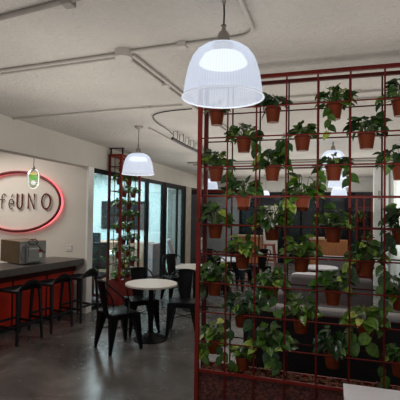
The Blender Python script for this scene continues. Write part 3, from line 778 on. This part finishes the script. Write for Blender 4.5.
# ---------------------------------------------------------------- third trellis far right
t3 = thing('trellis_planter', 'low dark red plant trellis far back beside the white pillar', 'trellis', (.50, 9.6, 0))
for x in (0, .14, .30):
    for y in (0, .14): obj('post', B(x-.018, x+.018, y-.018, y+.018, 0, 2.1), M['darkred'], t3)
for r in range(9):
    b = newbm(); add_tube(b, [(0, 0, .3+.22*r), (.30, 0, .3+.22*r)], .007, 6); add_tube(b, [(0, .14, .3+.22*r), (.30, .14, .3+.22*r)], .007, 6); obj('horizontal_bar', b, M['darkred'], t3)
obj('planter_box', B(-.03, .33, -.02, .16, 0, .4), M['darkred'], t3)
obj('dark_backing', B(-.02, .32, .165, .18, .4, 2.15), M['blackpanel'], t3)
for r, x, wd in ((2, .07, 'top left'), (4, .22, 'upper right'), (5, .07, 'middle left'), (7, .22, 'lower right')):
    make_plant(f'small pothos hanging at the {wd} of the low far trellis', (.50+x, 9.67, 2.06-.22*r+.003), 7000+r, hanger=None, group='potted pothos on the low far trellis', m='leaf', n=22, spread=.13, high=.10, droop=.08)

# ---------------------------------------------------------------- benches and seats behind the trellis
t = thing('booth_bench', 'low booth bench with black back panel and grey top roll behind trellis', 'bench', (-.88, 4.30, 0))
obj('back_panel', B(0, 1.9, 0, .05, 0, .70), M['blackpanel'], t)
obj('top_roll', B(-.005, 1.905, -.012, .14, .685, .757, bevel=.03, seg=3), M['palegrey'], t, 50)
obj('backrest_cushion', B(.01, 1.89, .05, .17, .40, .70, bevel=.02), M['grey'], t, 50)
obj('seat_cushion', B(.01, 1.89, .06, .62, .33, .45, bevel=.03), M['grey'], t, 50)
obj('plinth', B(.02, 1.88, .05, .58, 0, .33), M['blackpanel'], t)
t = thing('sofa', 'long grey sofa facing the viewer behind the black backed bench', 'sofa', (-.62, 5.62, 0), radians(-3))
obj('seat_cushion', B(0, 1.12, 0, .62, .25, .44, bevel=.04, seg=3), M['grey'], t, 50)
obj('backrest', B(0, 1.12, .50, .74, .30, .80, bevel=.05, seg=3), M['grey'], t, 50)
obj('armrest', B(-.14, 0, .0, .74, .10, .62, bevel=.04, seg=3), M['grey'], t, 50)
obj('plinth', B(.02, 1.10, .04, .70, 0, .25), M['blackpanel'], t)
t = thing('armchair', 'pale grey rounded armchair at the right end of the grey sofa', 'armchair', (.56, 5.35, 0), radians(-4))
obj('backrest', B(0, .27, .30, .46, .30, .83, bevel=.05, seg=3), M['palegrey'], t, 50)
obj('seat_cushion', B(0, .27, -.10, .32, .28, .48, bevel=.04, seg=3), M['palegrey'], t, 50)
obj('armrest', B(.25, .34, -.10, .46, .22, .70, bevel=.04, seg=3), M['black'], t, 50)
obj('plinth', B(.01, .30, -.08, .44, 0, .28), M['blackpanel'], t)
def lounge(label, x, y, rz, m):
    t = thing('lounge_chair', label, 'armchair', (x, y, 0), rz)
    mt = Matrix.Translation((0, -.30, .40)) @ Matrix.Rotation(radians(16), 4, 'X')
    obj('backrest', B(-.24, .24, -.05, .05, 0, .66, bevel=.04, seg=3, mtx=mt), M[m], t, 50)
    obj('seat_cushion', B(-.26, .26, -.30, .28, .30, .44, bevel=.04, seg=3), M[m], t, 50)
    for sx in (-1, 1):
        for sy in (-1, 1):
            b = newbm(); add_tube(b, [(sx*.2, sy*.22, .31), (sx*.25, sy*.27, 0)], [.02, .012], 8); obj('leg', b, M['black'], t)
lounge('pale grey high-backed lounge chair left of the trellis post, far back', -3.20, 9.2, radians(-70), 'palegrey')
lounge('brown leather lounge chair behind the trellis left post, far back', -2.72, 10.15, radians(-60), 'tanleather')
# side counter of white table in front of the trellis
t = thing('white_table', 'white table in the bottom right corner before the trellis', 'table', (.062, 1.80, 0))
obj('tabletop', B(0, .95, 0, .722, .72, .75, bevel=.003), M['whitetop'], t)
for x in (.05, .90):
    for y in (.05, .67): obj('leg', B(x-.02, x+.02, y-.02, y+.02, 0, .72), M['white'], t)
# far wooden counters and stool
t = thing('reception_counter', 'orange oak reception counter against the far dark glazing', 'counter', (-3.02, 13.1, 0))
obj('front', B(0, .84, 0, .5, .06, .90), M['orangewood'], t); obj('worktop', B(-.02, .86, -.03, .52, .90, .935), M['tan'], t); obj('plinth', B(.02, .82, .03, .48, 0, .06), M['blackpanel'], t)
t = thing('reception_counter', 'lower orange oak counter behind the white tables, right of centre', 'counter', (-.62, 12.2, 0))
obj('front', B(0, 1.02, 0, .5, .06, .93), M['orangewood'], t); obj('worktop', B(-.02, .40, -.03, .52, .93, .985), M['tan'], t); obj('plinth', B(.02, 1.0, .03, .48, 0, .06), M['blackpanel'], t)
t = thing('storage_box', 'low grey cabinet in front of the right oak counter', 'cabinet', (-.35, 11.3, 0))
obj('body', B(0, .75, 0, .4, .04, .52, bevel=.01), M['grey'], t); obj('lid', B(-.01, .76, -.01, .41, .52, .55, bevel=.006), M['palegrey'], t); obj('plinth', B(.03, .72, .03, .37, 0, .04), M['blackpanel'], t)
t = thing('wooden_bar_stool', 'reddish wooden bar stool right of the oak reception counter', 'stool', (-1.80, 12.5, 0))
obj('seat', B(-.16, .16, -.16, .16, .70, .74, bevel=.01), M['redwood'], t)
for sx in (-1, 1):
    for sy in (-1, 1):
        b = newbm(); add_taper(b, (sx*.12, sy*.12, .70), (sx*.20, sy*.20, 0), .04, .04, .035, .035); obj('leg', b, M['redwood'], t)
for sy in (-1, 1): obj('foot_rail', B(-.17, .17, sy*.17-.015, sy*.17+.015, .24, .28), M['redwood'], t)

# ---------------------------------------------------------------- office behind the glass
t = thing('television', 'large black television on the pale blue office wall', 'television', (-6.08, 11.447, 1.10))
obj('bezel', B(-.80, .80, -.05, 0, 0, .86, bevel=.006), M['blackmatte'], t); obj('screen', B(-.785, .785, -.056, -.049, .02, .845), M['screen'], t)
t = thing('office_desk', 'tan veneer office desk with white top behind the glass', 'desk', (-5.45, 8.25, 0))
obj('desktop', B(-.1, 1.0, -.3, .40, .72, .75), M['white'], t); obj('front_panel', B(-.02, .94, -.26, -.22, .03, .72), M['tan'], t); obj('side_panel', B(-.06, -.02, -.26, .34, 0, .72), M['tan'], t)
obj('side_panel', B(.94, .98, -.26, .34, 0, .72), M['tan'], t)
t = thing('computer_monitor', 'black computer monitor on the office desk', 'monitor', (-5.22, 8.27, .75), radians(18))
obj('screen', B(-.20, .20, -.02, .02, .10, .42, bevel=.006), M['screen'], t); obj('stand', B(-.02, .02, -.01, .03, .01, .14), M['blackmatte'], t); obj('base', B(-.10, .10, -.07, .09, 0, .012), M['blackmatte'], t)
t = thing('credenza', 'tan veneer credenza behind the office desk', 'cabinet', (-6.0, 9.0, 0))
obj('body', B(0, .98, 0, .42, .05, .88), M['tan'], t); obj('worktop', B(-.02, 1.0, -.02, .44, .88, .91), M['tan'], t); obj('plinth', B(.02, .96, .03, .4, 0, .05), M['blackpanel'], t)
t = thing('credenza', 'tan veneer cabinet with grey side by the glass mullion', 'cabinet', (-4.98, 9.55, 0))
obj('body', B(0, .55, 0, .45, .05, .87), M['tan'], t); obj('side_panel', B(.55, .70, 0, .45, .05, .85), M['palegrey'], t); obj('plinth', B(.02, .72, .03, .4, 0, .05), M['blackpanel'], t)
t = thing('office_chair', 'black high-backed office chair behind the glass by the white wall end', 'chair', (-4.28, 6.85, 0), radians(15))
b = newbm(); add_lathe(b, [(.025, .06), (.025, .42)], 12); obj('gas_column', b, M['black'], t)
b = newbm()
for k in range(5):
    a = 2*pi*k/5; add_taper(b, (0, 0, .10), (.27*cos(a), .27*sin(a), .055), .05, .035, .03, .02, (0, 0, 1))
obj('star_base', b, M['black'], t)
for k in range(5):
    a = 2*pi*k/5; b = newbm(); add_tube(b, [(.27*cos(a)-.02*sin(a), .27*sin(a)+.02*cos(a), .028), (.27*cos(a)+.02*sin(a), .27*sin(a)-.02*cos(a), .028)], .028, 12); obj('caster', b, M['rubber'], t)
obj('seat', B(-.23, .23, -.22, .24, .42, .50, bevel=.03, seg=3), M['blackmatte'], t, 50)
obj('backrest', B(-.21, .21, .20, .25, .56, 1.08, bevel=.022, seg=3, mtx=Matrix.Rotation(radians(-3), 4, 'X')), M['blackmatte'], t, 50)
obj('back_support', B(-.03, .03, .22, .27, .44, .62), M['black'], t)
for sx in (-1, 1):
    b = newbm(); add_tube(b, [(sx*.22, .05, .46), (sx*.27, .05, .50), (sx*.27, .05, .66), (sx*.27, -.12, .68)], .014, 8); obj('armrest', b, M['black'], t, 60)

# ---------------------------------------------------------------- light
def area(name, loc, rot, sx, sy, e, c=(1, 1, 1)):
    L = bpy.data.lights.new(name, 'AREA'); L.shape = 'RECTANGLE'; L.size = sx; L.size_y = sy; L.energy = e; L.color = c
    o = bpy.data.objects.new(name, L); COL.objects.link(o); o.location = loc; o.rotation_euler = rot
    return o
for ux, wx in ((-2.1, 1.7), (.1, 2.0)):
    for uy in (.4, 3.2, 6.0, 8.8, 11.8): area('added_ceiling_fill', (ux, uy, 1.75), (pi, 0, 0), wx, 2.4, 12 if uy < 1 else 17, (1, .955, .90))  # added fill facing up to brighten the ceiling, no real fixtures
area('added_ceiling_fill', (2.6, 3, 1.95), (pi, 0, 0), 2, 6, 19, (1, .955, .90))  # same added ceiling fill for the near right part
area('office_light', (-6.3, 8.8, 2.75), (0, 0, 0), 3.0, 4.0, 400, (.86, .97, 1.0))
area('bar_light', (-5.6, 4.6, 2.78), (0, 0, 0), 2.0, 1.6, 52, (1, .95, .88))
area('far_light', (-1.5, 12.3, 2.78), (0, 0, 0), 4.0, 1.5, 30, (1, .95, .88))
area('right_wall_fill', (1.05, 9.0, 1.7), (0, radians(-90), 0), 1.6, 1.6, 8, (.95, 1, .97))  # added fill in the room, aimed at the right wall to brighten it

W = bpy.data.worlds.new('world'); S.world = W; W.use_nodes = True
bg = W.node_tree.nodes['Background']; bg.inputs['Color'].default_value = (.92, .95, 1, 1); bg.inputs['Strength'].default_value = .35
S.view_settings.view_transform = 'Standard'
S.view_settings.exposure = 0
S.cycles.max_bounces = 8
S.cycles.sample_clamp_indirect = 6
